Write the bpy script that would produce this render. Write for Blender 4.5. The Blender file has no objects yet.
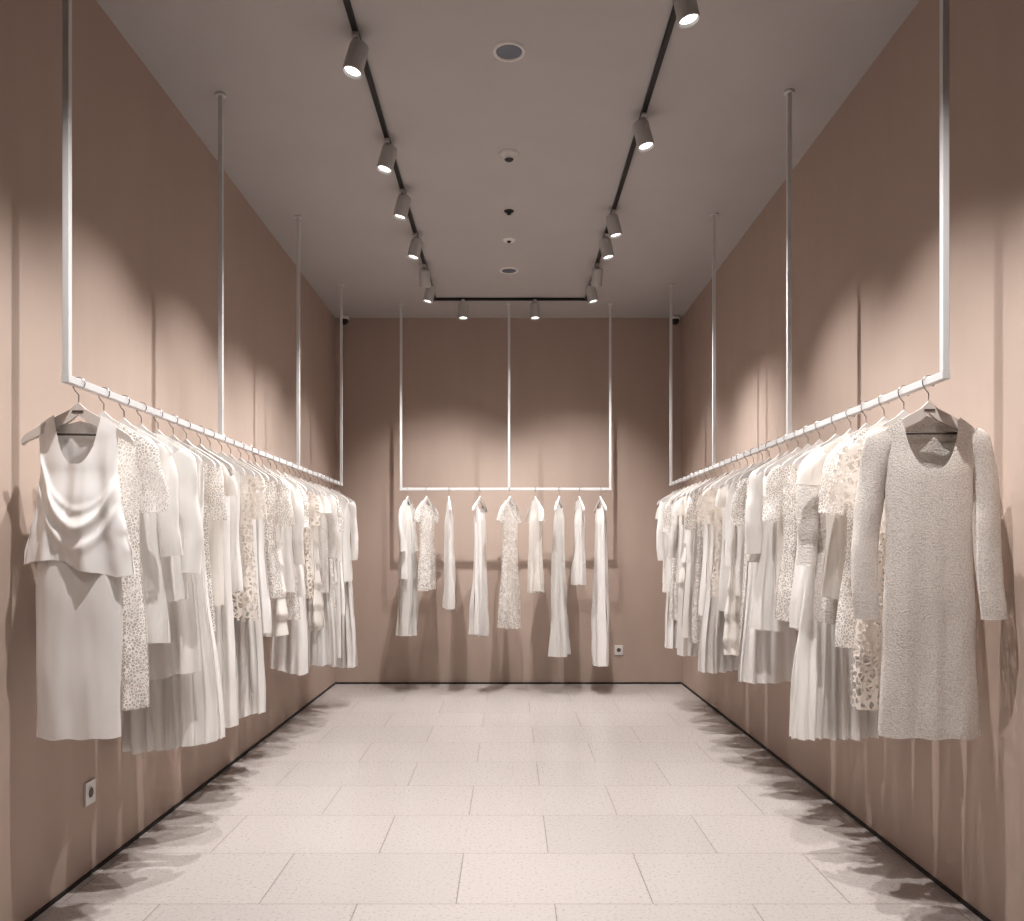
import bpy, math, random
from mathutils import Vector, Matrix, noise
sc = bpy.context.scene
sc.view_settings.view_transform = 'Standard'
try: sc.view_settings.look = 'Medium High Contrast'
except Exception: pass
sc.view_settings.exposure = 0.0

XL, XR, YB, YF, H = -1.90, 1.89, 9.0, -2.6, 4.0
ROD_Z = 2.09
RL, RR = -1.60, 1.545

# ------------------------------------------------------------ materials
def new_mat(name):
    m = bpy.data.materials.new(name); m.use_nodes = True
    nt = m.node_tree
    return m, nt, nt.nodes['Principled BSDF'], nt.nodes['Material Output']

def plain(name, col, rough=.5, metal=0, emit=None, estr=0):
    m, nt, p, o = new_mat(name)
    p.inputs['Base Color'].default_value = (*col, 1)
    p.inputs['Roughness'].default_value = rough
    p.inputs['Metallic'].default_value = metal
    if emit:
        p.inputs['Emission Color'].default_value = (*emit, 1)
        p.inputs['Emission Strength'].default_value = estr
    return m

def plaster(name, c1, c2, rough, scale=(3, 3, .6), bump=.03, fine=180):
    m, nt, p, o = new_mat(name)
    tc = nt.nodes.new('ShaderNodeTexCoord')
    mp = nt.nodes.new('ShaderNodeMapping'); mp.inputs['Scale'].default_value = scale
    nt.links.new(tc.outputs['Object'], mp.inputs[0])
    n = nt.nodes.new('ShaderNodeTexNoise'); n.inputs['Scale'].default_value = 2.2; n.inputs['Detail'].default_value = 6
    nt.links.new(mp.outputs[0], n.inputs['Vector'])
    r = nt.nodes.new('ShaderNodeValToRGB')
    r.color_ramp.elements[0].position = .3; r.color_ramp.elements[1].position = .7
    r.color_ramp.elements[0].color = (*c1, 1); r.color_ramp.elements[1].color = (*c2, 1)
    nt.links.new(n.outputs['Fac'], r.inputs[0]); nt.links.new(r.outputs[0], p.inputs['Base Color'])
    n2 = nt.nodes.new('ShaderNodeTexNoise'); n2.inputs['Scale'].default_value = fine
    nt.links.new(tc.outputs['Object'], n2.inputs['Vector'])
    b = nt.nodes.new('ShaderNodeBump'); b.inputs['Strength'].default_value = bump; b.inputs['Distance'].default_value = .01
    nt.links.new(n2.outputs['Fac'], b.inputs['Height']); nt.links.new(b.outputs[0], p.inputs['Normal'])
    p.inputs['Roughness'].default_value = rough
    return m

M_wall = plaster('beige_wallcovering', (.475, .378, .325), (.50, .40, .345), .75)
M_wallf = plaster('bounce_cut_wall', (.05, .045, .042), (.06, .054, .05), .8)  # dark colour picked to cut bounce light, for the unseen wall
M_ceil = plaster('ceiling_paint', (.475, .455, .448), (.495, .472, .464), .9, scale=(1, 1, 1))

def floor_mat():
    m, nt, p, o = new_mat('stone_tile')
    tc = nt.nodes.new('ShaderNodeTexCoord')
    mp = nt.nodes.new('ShaderNodeMapping')
    mp.inputs['Location'].default_value = (.22 + .41, -3.42 + .57 * 6, 0)
    nt.links.new(tc.outputs['Object'], mp.inputs[0])
    br = nt.nodes.new('ShaderNodeTexBrick')
    br.inputs['Scale'].default_value = 1
    br.inputs['Brick Width'].default_value = .82; br.inputs['Row Height'].default_value = .57
    br.inputs['Mortar Size'].default_value = .0025; br.inputs['Mortar Smooth'].default_value = .1
    br.inputs['Color1'].default_value = (.465, .425, .41, 1); br.inputs['Color2'].default_value = (.43, .395, .38, 1)
    br.inputs['Mortar'].default_value = (.23, .19, .18, 1)
    nt.links.new(mp.outputs[0], br.inputs['Vector'])
    n = nt.nodes.new('ShaderNodeTexNoise'); n.inputs['Scale'].default_value = 60; n.inputs['Detail'].default_value = 8; n.inputs['Roughness'].default_value = .75
    nt.links.new(tc.outputs['Object'], n.inputs['Vector'])
    r = nt.nodes.new('ShaderNodeMapRange'); r.inputs['From Min'].default_value = .3; r.inputs['From Max'].default_value = .7
    r.inputs['To Min'].default_value = .91; r.inputs['To Max'].default_value = 1.07
    nt.links.new(n.outputs['Fac'], r.inputs['Value'])
    mx = nt.nodes.new('ShaderNodeVectorMath'); mx.operation = 'SCALE'
    nt.links.new(br.outputs['Color'], mx.inputs[0]); nt.links.new(r.outputs[0], mx.inputs['Scale'])
    nt.links.new(mx.outputs[0], p.inputs['Base Color'])
    r2 = nt.nodes.new('ShaderNodeMapRange'); r2.inputs['To Min'].default_value = .24; r2.inputs['To Max'].default_value = .32
    nt.links.new(n.outputs['Fac'], r2.inputs['Value']); nt.links.new(r2.outputs[0], p.inputs['Roughness'])
    b = nt.nodes.new('ShaderNodeBump'); b.inputs['Strength'].default_value = .08; b.inputs['Distance'].default_value = .002
    nt.links.new(br.outputs['Fac'], b.inputs['Height']); b.invert = True
    nt.links.new(b.outputs[0], p.inputs['Normal'])
    return m
M_floor = floor_mat()

def fabric(name, col, kind='plain', rough=.75, sheer=0.0, bump=.3, scale=200, trans=.2):
    m, nt, p, o = new_mat(name)
    p.inputs['Base Color'].default_value = (*col, 1)
    p.inputs['Roughness'].default_value = rough
    p.inputs['Sheen Weight'].default_value = .15
    tc = nt.nodes.new('ShaderNodeTexCoord')
    hsock = None; alpha = None; dist = .006
    if kind in ('plain', 'satin', 'pleat'):
        mp = nt.nodes.new('ShaderNodeMapping'); mp.inputs['Scale'].default_value = (1, 1, .22 if kind != 'pleat' else .06)
        nt.links.new(tc.outputs['Object'], mp.inputs[0])
        t = nt.nodes.new('ShaderNodeTexNoise'); t.inputs['Scale'].default_value = {'plain': 22, 'satin': 10, 'pleat': 40}[kind]
        t.inputs['Detail'].default_value = 3 if kind != 'pleat' else 1
        dist = {'plain': .012, 'satin': .008, 'pleat': .010}[kind]
        nt.links.new(mp.outputs[0], t.inputs['Vector']); hsock = t.outputs['Fac']
    elif kind == 'knit':
        t = nt.nodes.new('ShaderNodeTexVoronoi'); t.inputs['Scale'].default_value = scale
        nt.links.new(tc.outputs['Object'], t.inputs['Vector']); hsock = t.outputs['Distance']; dist = .003
        r = nt.nodes.new('ShaderNodeMapRange'); r.inputs['From Max'].default_value = .8
        r.inputs['To Min'].default_value = 1.08; r.inputs['To Max'].default_value = .74
        nt.links.new(hsock, r.inputs['Value'])
        mx = nt.nodes.new('ShaderNodeVectorMath'); mx.operation = 'SCALE'; mx.inputs[0].default_value = col
        nt.links.new(r.outputs[0], mx.inputs['Scale']); nt.links.new(mx.outputs[0], p.inputs['Base Color'])
    elif kind == 'rib':
        mp = nt.nodes.new('ShaderNodeMapping'); mp.inputs['Scale'].default_value = (1, 1, .02)
        nt.links.new(tc.outputs['Object'], mp.inputs[0])
        t = nt.nodes.new('ShaderNodeTexNoise'); t.inputs['Scale'].default_value = 90
        nt.links.new(mp.outputs[0], t.inputs['Vector']); hsock = t.outputs['Fac']
    elif kind == 'lace':
        t = nt.nodes.new('ShaderNodeTexVoronoi'); t.feature = 'DISTANCE_TO_EDGE'; t.inputs['Scale'].default_value = scale
        nt.links.new(tc.outputs['Object'], t.inputs['Vector'])
        n = nt.nodes.new('ShaderNodeTexNoise'); n.inputs['Scale'].default_value = scale * .25
        nt.links.new(tc.outputs['Object'], n.inputs['Vector'])
        a = nt.nodes.new('ShaderNodeMath'); a.operation = 'MULTIPLY_ADD'; a.inputs[1].default_value = .32
        nt.links.new(n.outputs['Fac'], a.inputs[0]); a.inputs[2].default_value = -.04
        g = nt.nodes.new('ShaderNodeMath'); g.operation = 'GREATER_THAN'
        nt.links.new(t.outputs['Distance'], g.inputs[0]); nt.links.new(a.outputs[0], g.inputs[1])
        hsock = t.outputs['Distance']
        s = nt.nodes.new('ShaderNodeMath'); s.operation = 'MULTIPLY'; s.inputs[1].default_value = sheer
        nt.links.new(g.outputs[0], s.inputs[0]); alpha = s.outputs[0]
    b = nt.nodes.new('ShaderNodeBump'); b.inputs['Strength'].default_value = bump
    b.inputs['Distance'].default_value = dist
    nt.links.new(hsock, b.inputs['Height']); nt.links.new(b.outputs[0], p.inputs['Normal'])
    tr = nt.nodes.new('ShaderNodeBsdfTranslucent'); tr.inputs[0].default_value = (*col, 1)
    nt.links.new(b.outputs[0], tr.inputs['Normal'])
    mixA = nt.nodes.new('ShaderNodeMixShader'); mixA.inputs[0].default_value = trans
    nt.links.new(p.outputs[0], mixA.inputs[1]); nt.links.new(tr.outputs[0], mixA.inputs[2])
    last = mixA.outputs[0]
    if sheer > 0:
        tp = nt.nodes.new('ShaderNodeBsdfTransparent')
        mixB = nt.nodes.new('ShaderNodeMixShader')
        if alpha: nt.links.new(alpha, mixB.inputs[0])
        else: mixB.inputs[0].default_value = sheer
        nt.links.new(last, mixB.inputs[1]); nt.links.new(tp.outputs[0], mixB.inputs[2]); last = mixB.outputs[0]
    nt.links.new(last, o.inputs['Surface'])
    return m

F = {
 'cotton': fabric('cotton_white', (.93, .905, .88), bump=.6),
 'cream': fabric('cotton_cream', (.91, .865, .82), bump=.6),
 'satin': fabric('satin_white', (.93, .905, .885), 'satin', rough=.36, bump=.3, trans=.08),
 'knit': fabric('boucle_knit', (.86, .80, .75), 'knit', rough=.9, bump=.6, scale=180, trans=.05),
 'knit2': fabric('cream_knit', (.91, .86, .82), 'knit', rough=.9, bump=.8, scale=120, trans=.1),
 'rib': fabric('ribbed_knit', (.92, .895, .87), 'rib', rough=.85, bump=.8),
 'lace': fabric('lace_white', (.93, .895, .86), 'lace', sheer=.7, scale=85, bump=.7),
 'macrame': fabric('macrame_lace', (.91, .85, .79), 'lace', sheer=1.0, scale=30, bump=.6),
 'chiffon': fabric('chiffon_white', (.93, .91, .885), 'pleat', sheer=.12, trans=.25, bump=.4),
 'voile': fabric('voile_white', (.93, .905, .88), 'pleat', trans=.22, bump=.4),
}
M_hang = plain('hanger_cream_lacquer', (.66, .60, .56), .4)
M_hangw = plain('hanger_white', (.75, .72, .70), .4)
M_dark = plain('hanger_dark_edge', (.10, .08, .07), .5)
M_hook = plain('hook_chrome', (.55, .54, .53), .25, 1)
M_rack = plain('rack_white_powdercoat', (.66, .66, .665), .35)
M_track = plain('track_dark_metal', (.035, .035, .035), .45, .4)
M_spot = plain('spotlight_housing_grey', (.55, .54, .53), .45, .1)
M_lens = plain('spotlight_lens', (1, 1, 1), .3, 0, (1, .98, .96), 6)
M_black = plain('black_plastic', (.015, .015, .017), .4)
M_white = plain('white_plastic', (.75, .73, .71), .4)
M_glass = plain('downlight_glass_blue_grey', (.13, .15, .19), .2)
M_gap = plain('shadow_gap_shade', (.03, .024, .022), .6)  # near-black colour stands in for shade in the wall-base gap

# ------------------------------------------------------------ mesh builder
class B:
    def __init__(s): s.v = []; s.f = []; s.m = []; s.mats = []; s.sm = []
    def slot(s, mat):
        if mat not in s.mats: s.mats.append(mat)
        return s.mats.index(mat)
    def add(s, vs, fs, mat, M=None, smooth=False):
        o = len(s.v); k = s.slot(mat)
        for v in vs:
            v = Vector(v); s.v.append((M @ v) if M else v)
        for f in fs:
            s.f.append([i + o for i in f]); s.m.append(k); s.sm.append(smooth)
    def box(s, c, d, mat, M=None):
        c = Vector(c); x, y, z = d[0] / 2, d[1] / 2, d[2] / 2
        vs = [c + Vector((a * x, b * y, e * z)) for a in (-1, 1) for b in (-1, 1) for e in (-1, 1)]
        fs = [(0, 1, 3, 2), (4, 6, 7, 5), (0, 4, 5, 1), (2, 3, 7, 6), (0, 2, 6, 4), (1, 5, 7, 3)]
        s.add(vs, fs, mat, M)
    def sweep(s, pts, r, mat, M=None, seg=8, cap=True):
        pts = [Vector(p) for p in pts]; n = len(pts)
        rr = r if isinstance(r, (list, tuple)) else [r] * n
        vs = []; up = None
        for i, p in enumerate(pts):
            t = (pts[min(i + 1, n - 1)] - pts[max(i - 1, 0)]).normalized()
            if up is None: up = t.orthogonal().normalized()
            up = (up - t * up.dot(t)).normalized(); w = t.cross(up)
            for k in range(seg):
                a = 2 * math.pi * k / seg
                vs.append(p + (up * math.cos(a) + w * math.sin(a)) * rr[i])
        fs = [(i * seg + k, i * seg + (k + 1) % seg, (i + 1) * seg + (k + 1) % seg, (i + 1) * seg + k) for i in range(n - 1) for k in range(seg)]
        if cap: fs += [tuple(range(seg))[::-1], tuple((n - 1) * seg + k for k in range(seg))]
        s.add(vs, fs, mat, M, True)
    def lathe(s, prof, mat, M=None, seg=32):
        n = len(prof); vs = []
        for r, z in prof:
            for k in range(seg):
                a = 2 * math.pi * k / seg; vs.append((r * math.cos(a), r * math.sin(a), z))
        fs = [(i * seg + k, i * seg + (k + 1) % seg, (i + 1) * seg + (k + 1) % seg, (i + 1) * seg + k) for i in range(n - 1) for k in range(seg)]
        s.add(vs, fs, mat, M, True)
    def obj(s, name, loc=(0, 0, 0), parent=None, bevel=0):
        me = bpy.data.meshes.new(name)
        me.from_pydata([tuple(v) for v in s.v], [], s.f)
        for m in s.mats: me.materials.append(m)
        me.polygons.foreach_set('material_index', s.m)
        me.polygons.foreach_set('use_smooth', s.sm)
        me.update()
        ob = bpy.data.objects.new(name, me); sc.collection.objects.link(ob); ob.location = loc
        if parent: ob.parent = parent
        if bevel:
            bm = ob.modifiers.new('bev', 'BEVEL'); bm.width = bevel; bm.segments = 2; bm.limit_method = 'ANGLE'
        return ob

def room_box(name, lo, hi, mat):
    b = B(); c = [(lo[i] + hi[i]) / 2 for i in range(3)]
    b.box(c, [hi[i] - lo[i] for i in range(3)], mat); return b.obj(name)

T = .12
room_box('floor', (XL - T, YF - T, -T), (XR + T, YB + T, 0), M_floor)
room_box('ceiling', (XL - T, YF - T, H), (XR + T, YB + T, H + T), M_ceil)
room_box('wall_left', (XL - T, YF, 0), (XL, YB, H), M_wall)
room_box('wall_right', (XR, YF, 0), (XR + T, YB, H), M_wall)
room_box('wall_back', (XL - T, YB, 0), (XR + T, YB + T, H), M_wall)
room_box('wall_front', (XL - T, YF - T, 0), (XR + T, YF, H), M_wallf)  # unseen wall behind camera, darkened to keep the near end dim
room_box('shadow_gap_left', (XL, YF, 0), (XL + .008, YB, .018), M_gap)  # thin dark strips imitate the shadow line where walls meet floor
room_box('shadow_gap_right', (XR - .008, YF, 0), (XR, YB, .018), M_gap)
room_box('shadow_gap_back', (XL + .008, YB - .008, 0), (XR - .008, YB, .018), M_gap)

# ------------------------------------------------------------ racks
def rack(p0, p1, poles):
    b = B(); s = .028
    p0 = Vector(p0); p1 = Vector(p1); c = (p0 + p1) / 2; d = p1 - p0
    size = (abs(d.x) + s, s, s) if abs(d.x) > abs(d.y) else (s, abs(d.y) + s, s)
    b.box(c, size, M_rack)
    for q in poles:
        q = Vector(q)
        b.box((q.x, q.y, (ROD_Z + s / 2 + H) / 2), (.024, .024, H - ROD_Z - s / 2), M_rack)
        b.lathe([(0, H - .012), (.028, H - .012), (.028, H), (0, H)], M_rack, Matrix.Translation((q.x, q.y, 0)), 20)
    return b.obj('clothing_rack', bevel=.002)
rack((RL, 2.98, ROD_Z), (RL, 7.85, ROD_Z), [(RL, y, 0) for y in (2.98, 4.57, 6.25, 7.85)])
rack((RR, 2.92, ROD_Z), (RR, 7.85, ROD_Z), [(RR, y, 0) for y in (2.92, 4.54, 6.20, 7.85)])
YR = 8.46
rack((-1.11, YR, ROD_Z), (1.04, YR, ROD_Z), [(-1.11, YR, 0), (0, YR, 0), (1.04, YR, 0)])

# ------------------------------------------------------------ hangers & garments
def top_z(x): return -.080 - .115 * (abs(x) / .2) ** 1.15

def hanger(b, M, mat, bar=True, hwid=.2, edge=False):
    pts = []
    for k in range(15):
        a = math.radians(-50 + k * 230 / 14)
        pts.append((.0225 * math.cos(a), 0, .0225 * math.sin(a)))
    pts += [(-.020, 0, -.014), (-.012, 0, -.028), (0, 0, -.042), (0, 0, -.09)]
    b.sweep(pts, .0024, M_hook, M, 6)
    n = 28; vs = []; fs = []
    for i in range(n + 1):
        x = -hwid + 2 * hwid * i / n
        u = min(1.0, abs(x) / hwid)
        zt = top_z(x) - .006 + .016 * math.exp(-(x / .018) ** 2)
        th = .030 * max(0.0, 1 - u) ** .6 + .016 + .004 * u
        ty = .006 + .006 * u
        zt -= .010 if u > .97 else 0
        for (dy, dz) in ((-1, 0), (1, 0), (1, -1), (-1, -1)):
            vs.append((x, dy * ty, zt + dz * th))
    for i in range(n):
        for k in range(4):
            fs.append((i * 4 + k, i * 4 + (k + 1) % 4, (i + 1) * 4 + (k + 1) % 4, (i + 1) * 4 + k))
    fs += [(0, 1, 2, 3), (n * 4 + 3, n * 4 + 2, n * 4 + 1, n * 4)]
    b.add(vs, fs, mat, M)
    if bar:
        zb = top_z(.16) - .02
        b.sweep([(-.165, 0, zb), (.165, 0, zb)], .0045, M_dark if edge else mat, M, 8)
    if edge:
        b.box((0, -.0085, top_z(0) - .024), (.04, .001, .006), M_dark, M)

def lerp_prof(prof, d):
    if d <= prof[0][0]: return prof[0][1:]
    for a, c in zip(prof, prof[1:]):
        if d <= c[0]:
            t = (d - a[0]) / (c[0] - a[0]); t = t * t * (3 - 2 * t)
            return tuple(a[i] + (c[i] - a[i]) * t for i in range(1, len(a)))
    return prof[-1][1:]

def garment(b, M, mat, L=1.0, sw=.20, nw=.075, fd=.09, bd=.025, prof=None, waist=.155, flare=.2,
            sleeve=0, slw=.055, slout=.02, cuff=None, amp=.016, freq=5, hem=0, hemf=1, tiers=0,
            drape=None, seed=0, nu=36, nv=36, start=0.0, crump=.009, slmat=None, wsc=1.0):
    rnd = random.Random(seed)
    ph = rnd.uniform(0, 6.28); ph2 = rnd.uniform(0, 6.28); so = seed * 7.31
    if prof is None:
        arm = .95 if sleeve else .86
        prof = [(0, sw, .012), (.09, sw * arm, .020), (.24, max(waist, sw * .84), .038), (.42, waist, .042), (max(L, .5), flare, .055)]
    ss = []
    nn = nu // 2; q = (nu - nn) // 2
    for i in range(q): ss.append(-sw + (sw - nw) * i / q)
    for i in range(nn + 1): ss.append(-nw * math.cos(math.pi * i / nn))
    for i in range(1, q + 1): ss.append(nw + (sw - nw) * i / q)
    ncol = len(ss)
    for side in (-1, 1):
        vs = []; dep_n = fd if side < 0 else bd
        for j in range(nv + 1):
            v = j / nv
            for x0 in ss:
                s = max(-1.0, min(1.0, x0 / sw))
                zt = top_z(x0) + .004 - start
                if abs(x0) < nw and start == 0: zt -= dep_n * max(0.0, 1 - (x0 / nw) ** 2) ** .6
                zh = -.1 - L + hem * math.sin(hemf * s * math.pi / 2 + ph) + .003 * math.sin(s * 9 + ph2)
                z = zt + (zh - zt) * v
                d = -.1 - z
                hw, dp = lerp_prof(prof, d)
                e = max(0, 1 - abs(s) ** 2.6) ** .5
                x = s * hw; y = side * dp * e
                g = min(1, max(0, d / max(.5, L)))
                am = amp * (.08 + .92 * g)
                fold = 2.1 * noise.noise(Vector((s * freq * .75 + so, 3.1 * side, d * .8))) + .5 * math.sin(freq * s * math.pi + ph + .8 * math.sin(d * 2 + ph2))
                y += am * fold * (.45 + .55 * e) * 1.5
                x += am * .9 * noise.noise(Vector((s * freq + so + 40, side * 9, d * .9)))
                if tiers:
                    fr = (d / tiers) % 1.0
                    k = min(1, max(0, d) / .3)
                    y *= 1 + .5 * fr * k; x *= 1 + .10 * fr * k
                    y += .010 * fr * k * math.sin(26 * s + ph + int(d / tiers))
                if drape and side < 0:
                    for (zc, cc, wd_, aa) in drape:   # U-shaped swags
                        q2 = (d - zc + cc * (x - .02) ** 2) / wd_
                        y -= aa * math.exp(-q2 * q2) * max(0, 1 - s * s) ** .5
                nz = noise.noise_vector(Vector((x * 7 + so, y * 4 + side, z * 3.2)))
                cr = crump * (.2 + .8 * g)
                x += nz.x * cr; y += nz.y * cr * 1.6
                y += noise.noise(Vector((x * 24 + so, side * 3, z * 5))) * cr * .8
                vs.append((x * wsc, y, z))
        fs = [(j * ncol + i, j * ncol + i + 1, (j + 1) * ncol + i + 1, (j + 1) * ncol + i) for j in range(nv) for i in range(ncol - 1)]
        if side > 0: fs = [f[::-1] for f in fs]
        b.add(vs, fs, mat, M, True)
    if sleeve:
        seg = 18; n = max(8, int(nv * .6))
        for sx in (-1, 1):
            p0 = Vector((sx * (sw - .04), 0, top_z(sw - .04) - .024)); p1 = Vector((sx * (sw + slout * .6), 0, -.10 - .15))
            p2 = Vector((sx * (sw + slout), rnd.uniform(-.02, .02), -.14 - sleeve))
            vs = []
            for i in range(n + 1):
                t = i / n
                p = p0 * (1 - t) ** 2 + p1 * 2 * t * (1 - t) + p2 * t * t
                if sleeve > .3:
                    p.x += .010 * math.sin(t * 9 + ph) * t; p.y += .012 * math.sin(t * 6 + ph2) * t
                tg = (2 * (1 - t) * (p1 - p0) + 2 * t * (p2 - p1)).normalized()
                nx = Vector((tg.z, 0, -tg.x)).normalized() * -1
                cf = cuff if cuff is not None else slw * .75
                rx = slw * (1 - t) + cf * t
                rx *= min(1, .5 + t * sleeve * 5)
                ry = .016 + .016 * t
                for k in range(seg):
                    a = 2 * math.pi * k / seg
                    w = 1 + .10 * math.sin(3 * a + ph + t * 5)
                    q2 = p + nx * rx * math.cos(a) * w + Vector((0, 1, 0)) * ry * math.sin(a) * w
                    nz = noise.noise_vector(Vector((q2.x * 9 + so, q2.y * 9, q2.z * 9)))
                    q2 += nz * crump * .9
                    q2.x *= wsc
                    vs.append(q2)
            fs = [(i * seg + k, i * seg + (k + 1) % seg, (i + 1) * seg + (k + 1) % seg, (i + 1) * seg + k) for i in range(n) for k in range(seg)]
            b.add(vs, fs, slmat or mat, M, True)

def single(name, x, y, yaw, kws, hmat=M_hangw, edge=False, bar=True):
    b = B(); I = Matrix.Identity(4)
    hanger(b, I, hmat, bar=bar, edge=edge)
    for kw in (kws if isinstance(kws, list) else [kws]): garment(b, I, **kw)
    ob = b.obj(name, (x, y, ROD_Z)); ob.rotation_euler = (0, 0, math.radians(yaw)); return ob

# --- hero left: draped sleeveless dress (loose cowl bodice over straight skirt)
single('draped_sleeveless_dress', RL, 3.06, 4, [
    dict(mat=F['satin'], L=1.215, sw=.15, start=.44, prof=[(0, .12, .03), (.4, .140, .036), (.7, .155, .042), (1.24, .150, .04)], amp=.005, freq=2.0, crump=.007, seed=3, nu=60, nv=60),
    dict(mat=F['satin'], L=.585, sw=.158, nw=.085, fd=.225, bd=.06, waist=.15,
         prof=[(0, .158, .012), (.10, .142, .024), (.22, .138, .036), (.34, .152, .052), (.46, .178, .056), (.53, .195, .052), (.64, .205, .046)],
         amp=.012, freq=3.0, hem=.03, hemf=1.6, drape=[(.375, 8, .016, .006), (.44, 11, .026, .022), (.515, 9, .024, .012)], seed=11, nu=90, nv=110, crump=.013)],
    hmat=M_hang, edge=True)
# --- hero right: boucle sweater dress
single('long_sleeve_knit_dress', RR, 3.03, -2,
    dict(mat=F['knit'], L=1.205, sw=.195, nw=.108, fd=.245, bd=.045,
         prof=[(0, .195, .014), (.1, .176, .026), (.26, .158, .042), (.5, .155, .048), (.85, .170, .050), (1.23, .184, .046)],
         sleeve=.735, slw=.056, cuff=.045, slout=.038, amp=.005, freq=3, crump=.005, seed=5, nu=80, nv=80),
    hmat=M_hang, edge=True)

def spec(t, L, seed):
    base = dict(
        slip=dict(mat=F['satin'], nw=.11, fd=.16, bd=.12, sw=.15, waist=.14, flare=.20, amp=.02),
        tank=dict(mat=F['cotton'], nw=.09, fd=.13, sw=.17, waist=.145, flare=.20),
        tee=dict(mat=F['cream'], sleeve=.20, slw=.06, cuff=.06, waist=.16, flare=.18),
        blouse=dict(mat=F['cotton'], sleeve=.58, slw=.052, cuff=.04, waist=.16, flare=.19, slout=.015),
        sheer=dict(mat=F['chiffon'], sleeve=.50, slw=.055, cuff=.05, waist=.16, flare=.22, amp=.026, freq=7),
        gown=dict(mat=F['chiffon'], nw=.09, fd=.12, sw=.17, waist=.14, flare=.23, amp=.030, freq=9),
        lace=dict(mat=F['lace'], sleeve=.33, slw=.055, cuff=.055, waist=.15, flare=.20, amp=.018),
        macrame=dict(mat=F['macrame'], sleeve=.3, slw=.06, cuff=.065, waist=.16, flare=.20, amp=.018),
        knit=dict(mat=F['knit2'], sleeve=.55, slw=.06, cuff=.05, waist=.17, flare=.18, amp=.010),
        tier=dict(mat=F['cream'], sleeve=.2, slw=.065, cuff=.075, waist=.15, flare=.20, tiers=.16, amp=.018, freq=6),
        rib=dict(mat=F['rib'], nw=.09, fd=.1, sw=.175, waist=.14, flare=.17, amp=.012),
    )[t]
    k = dict(base); k['L'] = L; k['seed'] = seed; k['hem'] = random.Random(seed).uniform(-.03, .03)
    return k

left_front = [('lace_tunic_dress', 'lace', 1.12, 3.25, 1, .90), ('sheer_tunic', 'sheer', .90, 3.42, -1, .86), ('long_sleeve_blouse', 'blouse', .72, 3.58, 0, 1.02),
              ('sleeveless_dress', 'tank', 1.10, 3.75, -1, .95), ('chiffon_gown', 'gown', 1.45, 3.92, 0, 1.0)]
right_front = [('macrame_dress', 'macrame', 1.16, 3.22, -1, 1.02), ('lace_tunic', 'lace', .94, 3.39, 1, 1.0), ('short_sleeve_blouse', 'tee', .72, 3.56, -1, 1.08),
               ('knit_sweater', 'knit', .86, 3.72, 1, .92), ('chiffon_maxi_dress', 'gown', 1.40, 3.89, 0, .95)]
for i, (nm, t, L, y, yaw, ws) in enumerate(left_front):
    k = spec(t, L, 100 + i); k.update(nu=56, nv=64, wsc=ws); single(nm, RL, y, yaw, k)
for i, (nm, t, L, y, yaw, ws) in enumerate(right_front):
    k = spec(t, L, 200 + i); k.update(nu=56, nv=64, wsc=ws); single(nm, RR, y, yaw, k)

# --- dense rows (one object per side)
def row(x, y0, y1, seq, seed):
    rnd = random.Random(seed); b = B(); n = len(seq)
    for i, (t, L) in enumerate(seq):
        y = y0 + (y1 - y0) * i / (n - 1) + rnd.uniform(-.02, .02)
        M = Matrix.Rotation(math.radians(rnd.uniform(-12, 12)), 4, 'Z'); M.translation = Vector((0, y - y0, 0))
        hw = .92 - .14 * i / n
        hanger(b, M, M_hangw, bar=False, hwid=.2 * hw)
        k = spec(t, L, seed + i * 3); k.update(nu=36, nv=40, wsc=hw * rnd.uniform(.74, 1.04))
        if k['mat'] is F['chiffon']: k['mat'] = F['voile']
        garment(b, M, **k)
    return b.obj('row_of_hanging_garments', (x, y0, ROD_Z))
seqL = [('lace', .90), ('tee', .80), ('tank', 1.46), ('rib', .75), ('macrame', .9), ('gown', 1.50), ('slip', 1.0), ('lace', .85), ('tier', 1.05), ('blouse', .80),
        ('lace', 1.0), ('tank', .85), ('slip', 1.40), ('macrame', .9), ('tee', .75), ('tier', 1.15), ('knit', .85), ('gown', 1.45), ('lace', 1.0), ('blouse', .8), ('rib', 1.45), ('slip', 1.1), ('blouse', .8), ('gown', 1.6)]
seqR = [('tank', .9), ('lace', .88), ('tee', .75), ('sheer', .95), ('knit', .80), ('slip', 1.30), ('lace', 1.1), ('blouse', .8), ('tier', 1.2), ('rib', .9),
        ('macrame', .85), ('gown', 1.36), ('tee', .8), ('slip', 1.0), ('lace', 1.2), ('blouse', .8), ('tank', 1.2), ('tier', .85), ('rib', 1.40), ('knit', .8), ('lace', 1.15), ('blouse', .9), ('slip', 1.4), ('tee', .85)]
row(RL, 4.10, 7.72, seqL, 31)
row(RR, 4.08, 7.72, seqR, 77)

# --- back rack: nine garments seen edge-on
back = [('pleated_gown', 408, 'gown', 1.40, 78), ('lace_top', 427, 'lace', .93, 70), ('ribbed_tank_dress', 449, 'rib', 1.10, 98), ('satin_slip_dress', 480, 'slip', 1.40, 72), ('lace_midi_dress', 510, 'lace', 1.32, 66),
        ('summer_blouse', 535, 'tee', .95, 106), ('evening_gown', 559, 'gown', 1.60, 75), ('ribbed_top', 579, 'rib', .88, 98), ('long_slip_dress', 600, 'slip', 1.70, 100)]
for i, (nm, px, t, L, yaw) in enumerate(back):
    k = spec(t, L, 300 + i); k.update(nu=40, nv=48)
    k['flare'] = min(k['flare'], .2)
    if k.get('sleeve'): k['sleeve'] = .2
    ks = [k]
    if i == 0:
        k['wsc'] = .8
        k2 = spec('blouse', .80, 350); k2.update(nu=40, nv=40, sleeve=.5); ks.append(k2)
    single(nm, (px - 509) / 97.0, YR, yaw, ks, bar=False)

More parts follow.
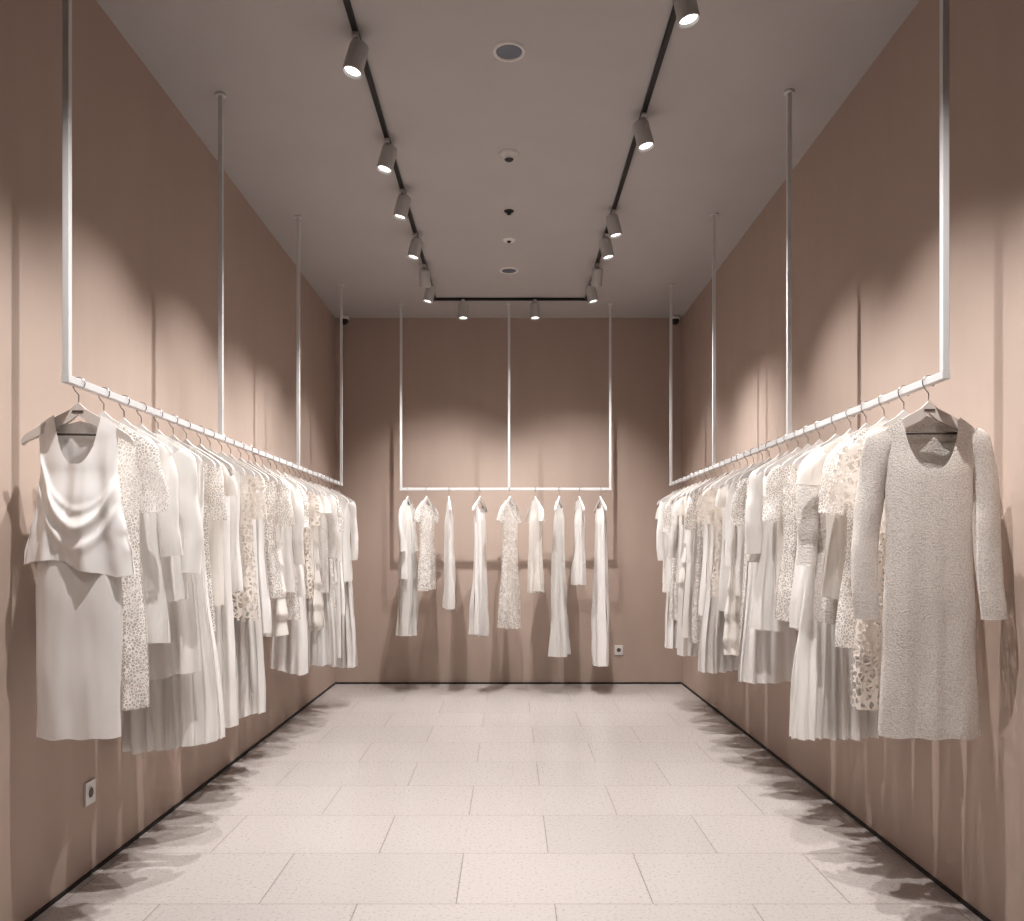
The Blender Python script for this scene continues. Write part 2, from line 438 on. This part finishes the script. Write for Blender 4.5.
# ------------------------------------------------------------ lighting track + spotlights
TL, TR, TY = -.745, .775, 8.28
b = B(); w = .026; hz = H - .0125
b.box((TL, (-1.0 + TY) / 2, hz), (w, TY + 1.0 + w, .025), M_track)
b.box((TR, (-1.0 + TY) / 2, hz), (w, TY + 1.0 + w, .025), M_track)
b.box(((TL + TR) / 2, TY, hz), (TR - TL - w, w, .025), M_track)
b.obj('lighting_track_rail', bevel=.002)

def spotlight(x, y, aim, power, ang=82, blend=1.0):
    root = bpy.data.objects.new('track_spotlight', None); sc.collection.objects.link(root)
    root.location = (x, y, H - .025); root.empty_display_size = .05
    a = B()
    a.box((0, 0, -.010), (.030, .10, .020), M_spot)
    a.sweep([(0, 0, -.015), (0, 0, -.05)], .009, M_spot, seg=12)
    a.obj('adapter', (0, 0, 0), root, bevel=.003)
    piv = Vector((0, 0, -.100))
    d = (Vector(aim) - (root.location + piv)).normalized()
    R = d.to_track_quat('-Z', 'Y').to_matrix().to_4x4()
    MM = Matrix.Translation(piv) @ R
    c = B()
    c.lathe([(0, .070), (.038, .070), (.045, .064), (.047, .055), (.049, -.070), (.049, -.082), (.043, -.082), (.041, -.066), (0, -.066)], M_spot, MM, 36)
    c.lathe([(0, -.0665), (.040, -.0665)], M_lens, MM, 36)
    c.obj('housing', (0, 0, 0), root)
    ld = bpy.data.lights.new('lamp', 'SPOT'); ld.energy = power; ld.spot_size = math.radians(ang); ld.spot_blend = blend
    ld.shadow_soft_size = .015; ld.color = (1, .975, .955)
    lo = bpy.data.objects.new('lamp', ld); sc.collection.objects.link(lo); lo.parent = root
    lo.matrix_local = Matrix.Translation(piv + d * .095) @ R

P = 240
for y, dy in ((2.45, .30), (4.02, -.35), (5.05, -.3), (5.76, .1), (6.56, -.1)):
    spotlight(TL, y, (RL + .12, y + dy, .85), P * (.8 if y > 5.5 else 1))
for y, dy in ((2.35, .30), (3.62, -.1), (4.76, -.3), (6.10, .0), (6.56, -.1)):
    spotlight(TR, y, (RR - .12, y + dy, .85), P * (.8 if y > 5.5 else 1))
spotlight(TL, 1.2, (-.8, 2.3, .2), P * .3); spotlight(TR, 1.2, (.8, 2.3, .2), P * .3)
spotlight(TL, 7.27, (-.65, 8.75, .9), P * .75); spotlight(TL, 7.73, (RL + .1, 7.7, .9), P * .5)
spotlight(TR, 7.24, (.65, 8.75, .9), P * .75); spotlight(TR, 7.73, (RR - .1, 7.7, .9), P * .5)
spotlight(-.46, TY, (-.50, YR - .3, 1.0), P * .35)
spotlight(.26, TY, (.36, YR - .3, 1.0), P * .35)

# ------------------------------------------------------------ ceiling fixtures
def ceil_item(name, y, parts):
    b = B()
    for prof, mat in parts: b.lathe(prof, mat, None, 40)
    return b.obj(name, (0, y, H))
ceil_item('recessed_downlight', 4.17, [([(.0, -.004), (.066, -.004)], M_glass), ([(.066, -.004), (.070, -.012), (.080, -.010), (.084, 0)], M_white)])
ceil_item('smoke_detector', 5.26, [([(.0, -.045), (.020, -.045), (.030, -.036)], M_black), ([(.030, -.036), (.034, -.030), (.034, -.022), (.060, -.018), (.064, 0)], M_white), ])
ceil_item('sprinkler_head', 6.15, [([(0, -.026), (.016, -.026), (.018, -.022), (.008, -.02), (.008, -.008), (.034, -.005), (.038, 0)], M_black)])
ceil_item('motion_sensor', 6.73, [([(0, -.022), (.012, -.02), (.020, -.010)], M_black), ([(.020, -.010), (.048, -.006), (.052, 0)], M_white)])
ceil_item('air_vent', 7.45, [([(0, -.006), (.066, -.006)], M_glass), ([(.066, -.006), (.070, -.012), (.082, -.010), (.086, 0)], M_white)])

# ------------------------------------------------------------ corner security cameras
def seccam(x):
    b = B()
    b.lathe([(0, 0), (.055, 0), (.055, -.03), (.05, -.035), (.0, -.035)], M_white, None, 28)
    b.lathe([(.045, -.035), (.044, -.055), (.034, -.075), (.018, -.087), (0, -.09)], M_black, None, 28)
    b.box((0, .04, -.018), (.05, .05, .03), M_white)
    return b.obj('security_camera', (x, YB - .066, 3.975 + .024))
seccam(-1.79); seccam(1.80)

# ------------------------------------------------------------ sockets
def socket(loc, rotz):
    b = B()
    b.box((0, -.005, 0), (.088, .010, .105), M_white)
    Mr = Matrix.Rotation(math.radians(90), 4, 'X')
    b.lathe([(.030, .0105), (.029, .013), (.024, .013), (.0225, .0102)], M_white, Mr, 28)
    b.lathe([(0, .0104), (.0225, .0104)], M_dark, Mr, 28)
    b.sweep([(-.009, -.009, 0), (-.009, -.0125, 0)], .003, M_hook, seg=8)
    b.sweep([(.009, -.009, 0), (.009, -.0125, 0)], .003, M_hook, seg=8)
    o = b.obj('wall_socket', loc, bevel=.002); o.rotation_euler = (0, 0, rotz)
socket((XL, 3.72, .375), math.radians(90))
socket((1.2, YB, .37), 0)

# ------------------------------------------------------------ world & camera
wd = bpy.data.worlds.new('world'); sc.world = wd; wd.use_nodes = True
wd.node_tree.nodes['Background'].inputs[0].default_value = (.02, .02, .02, 1)
cd = bpy.data.cameras.new('camera'); cam = bpy.data.objects.new('camera', cd); sc.collection.objects.link(cam)
cam.location = (0, 0, 1.475); cam.rotation_euler = (math.radians(90), 0, 0)
cd.sensor_width = 36; cd.lens = 823 / 1024 * 36; cd.shift_x = 3 / 1024; cd.shift_y = 88.5 / 1024
cd.clip_start = .05
sc.camera = cam
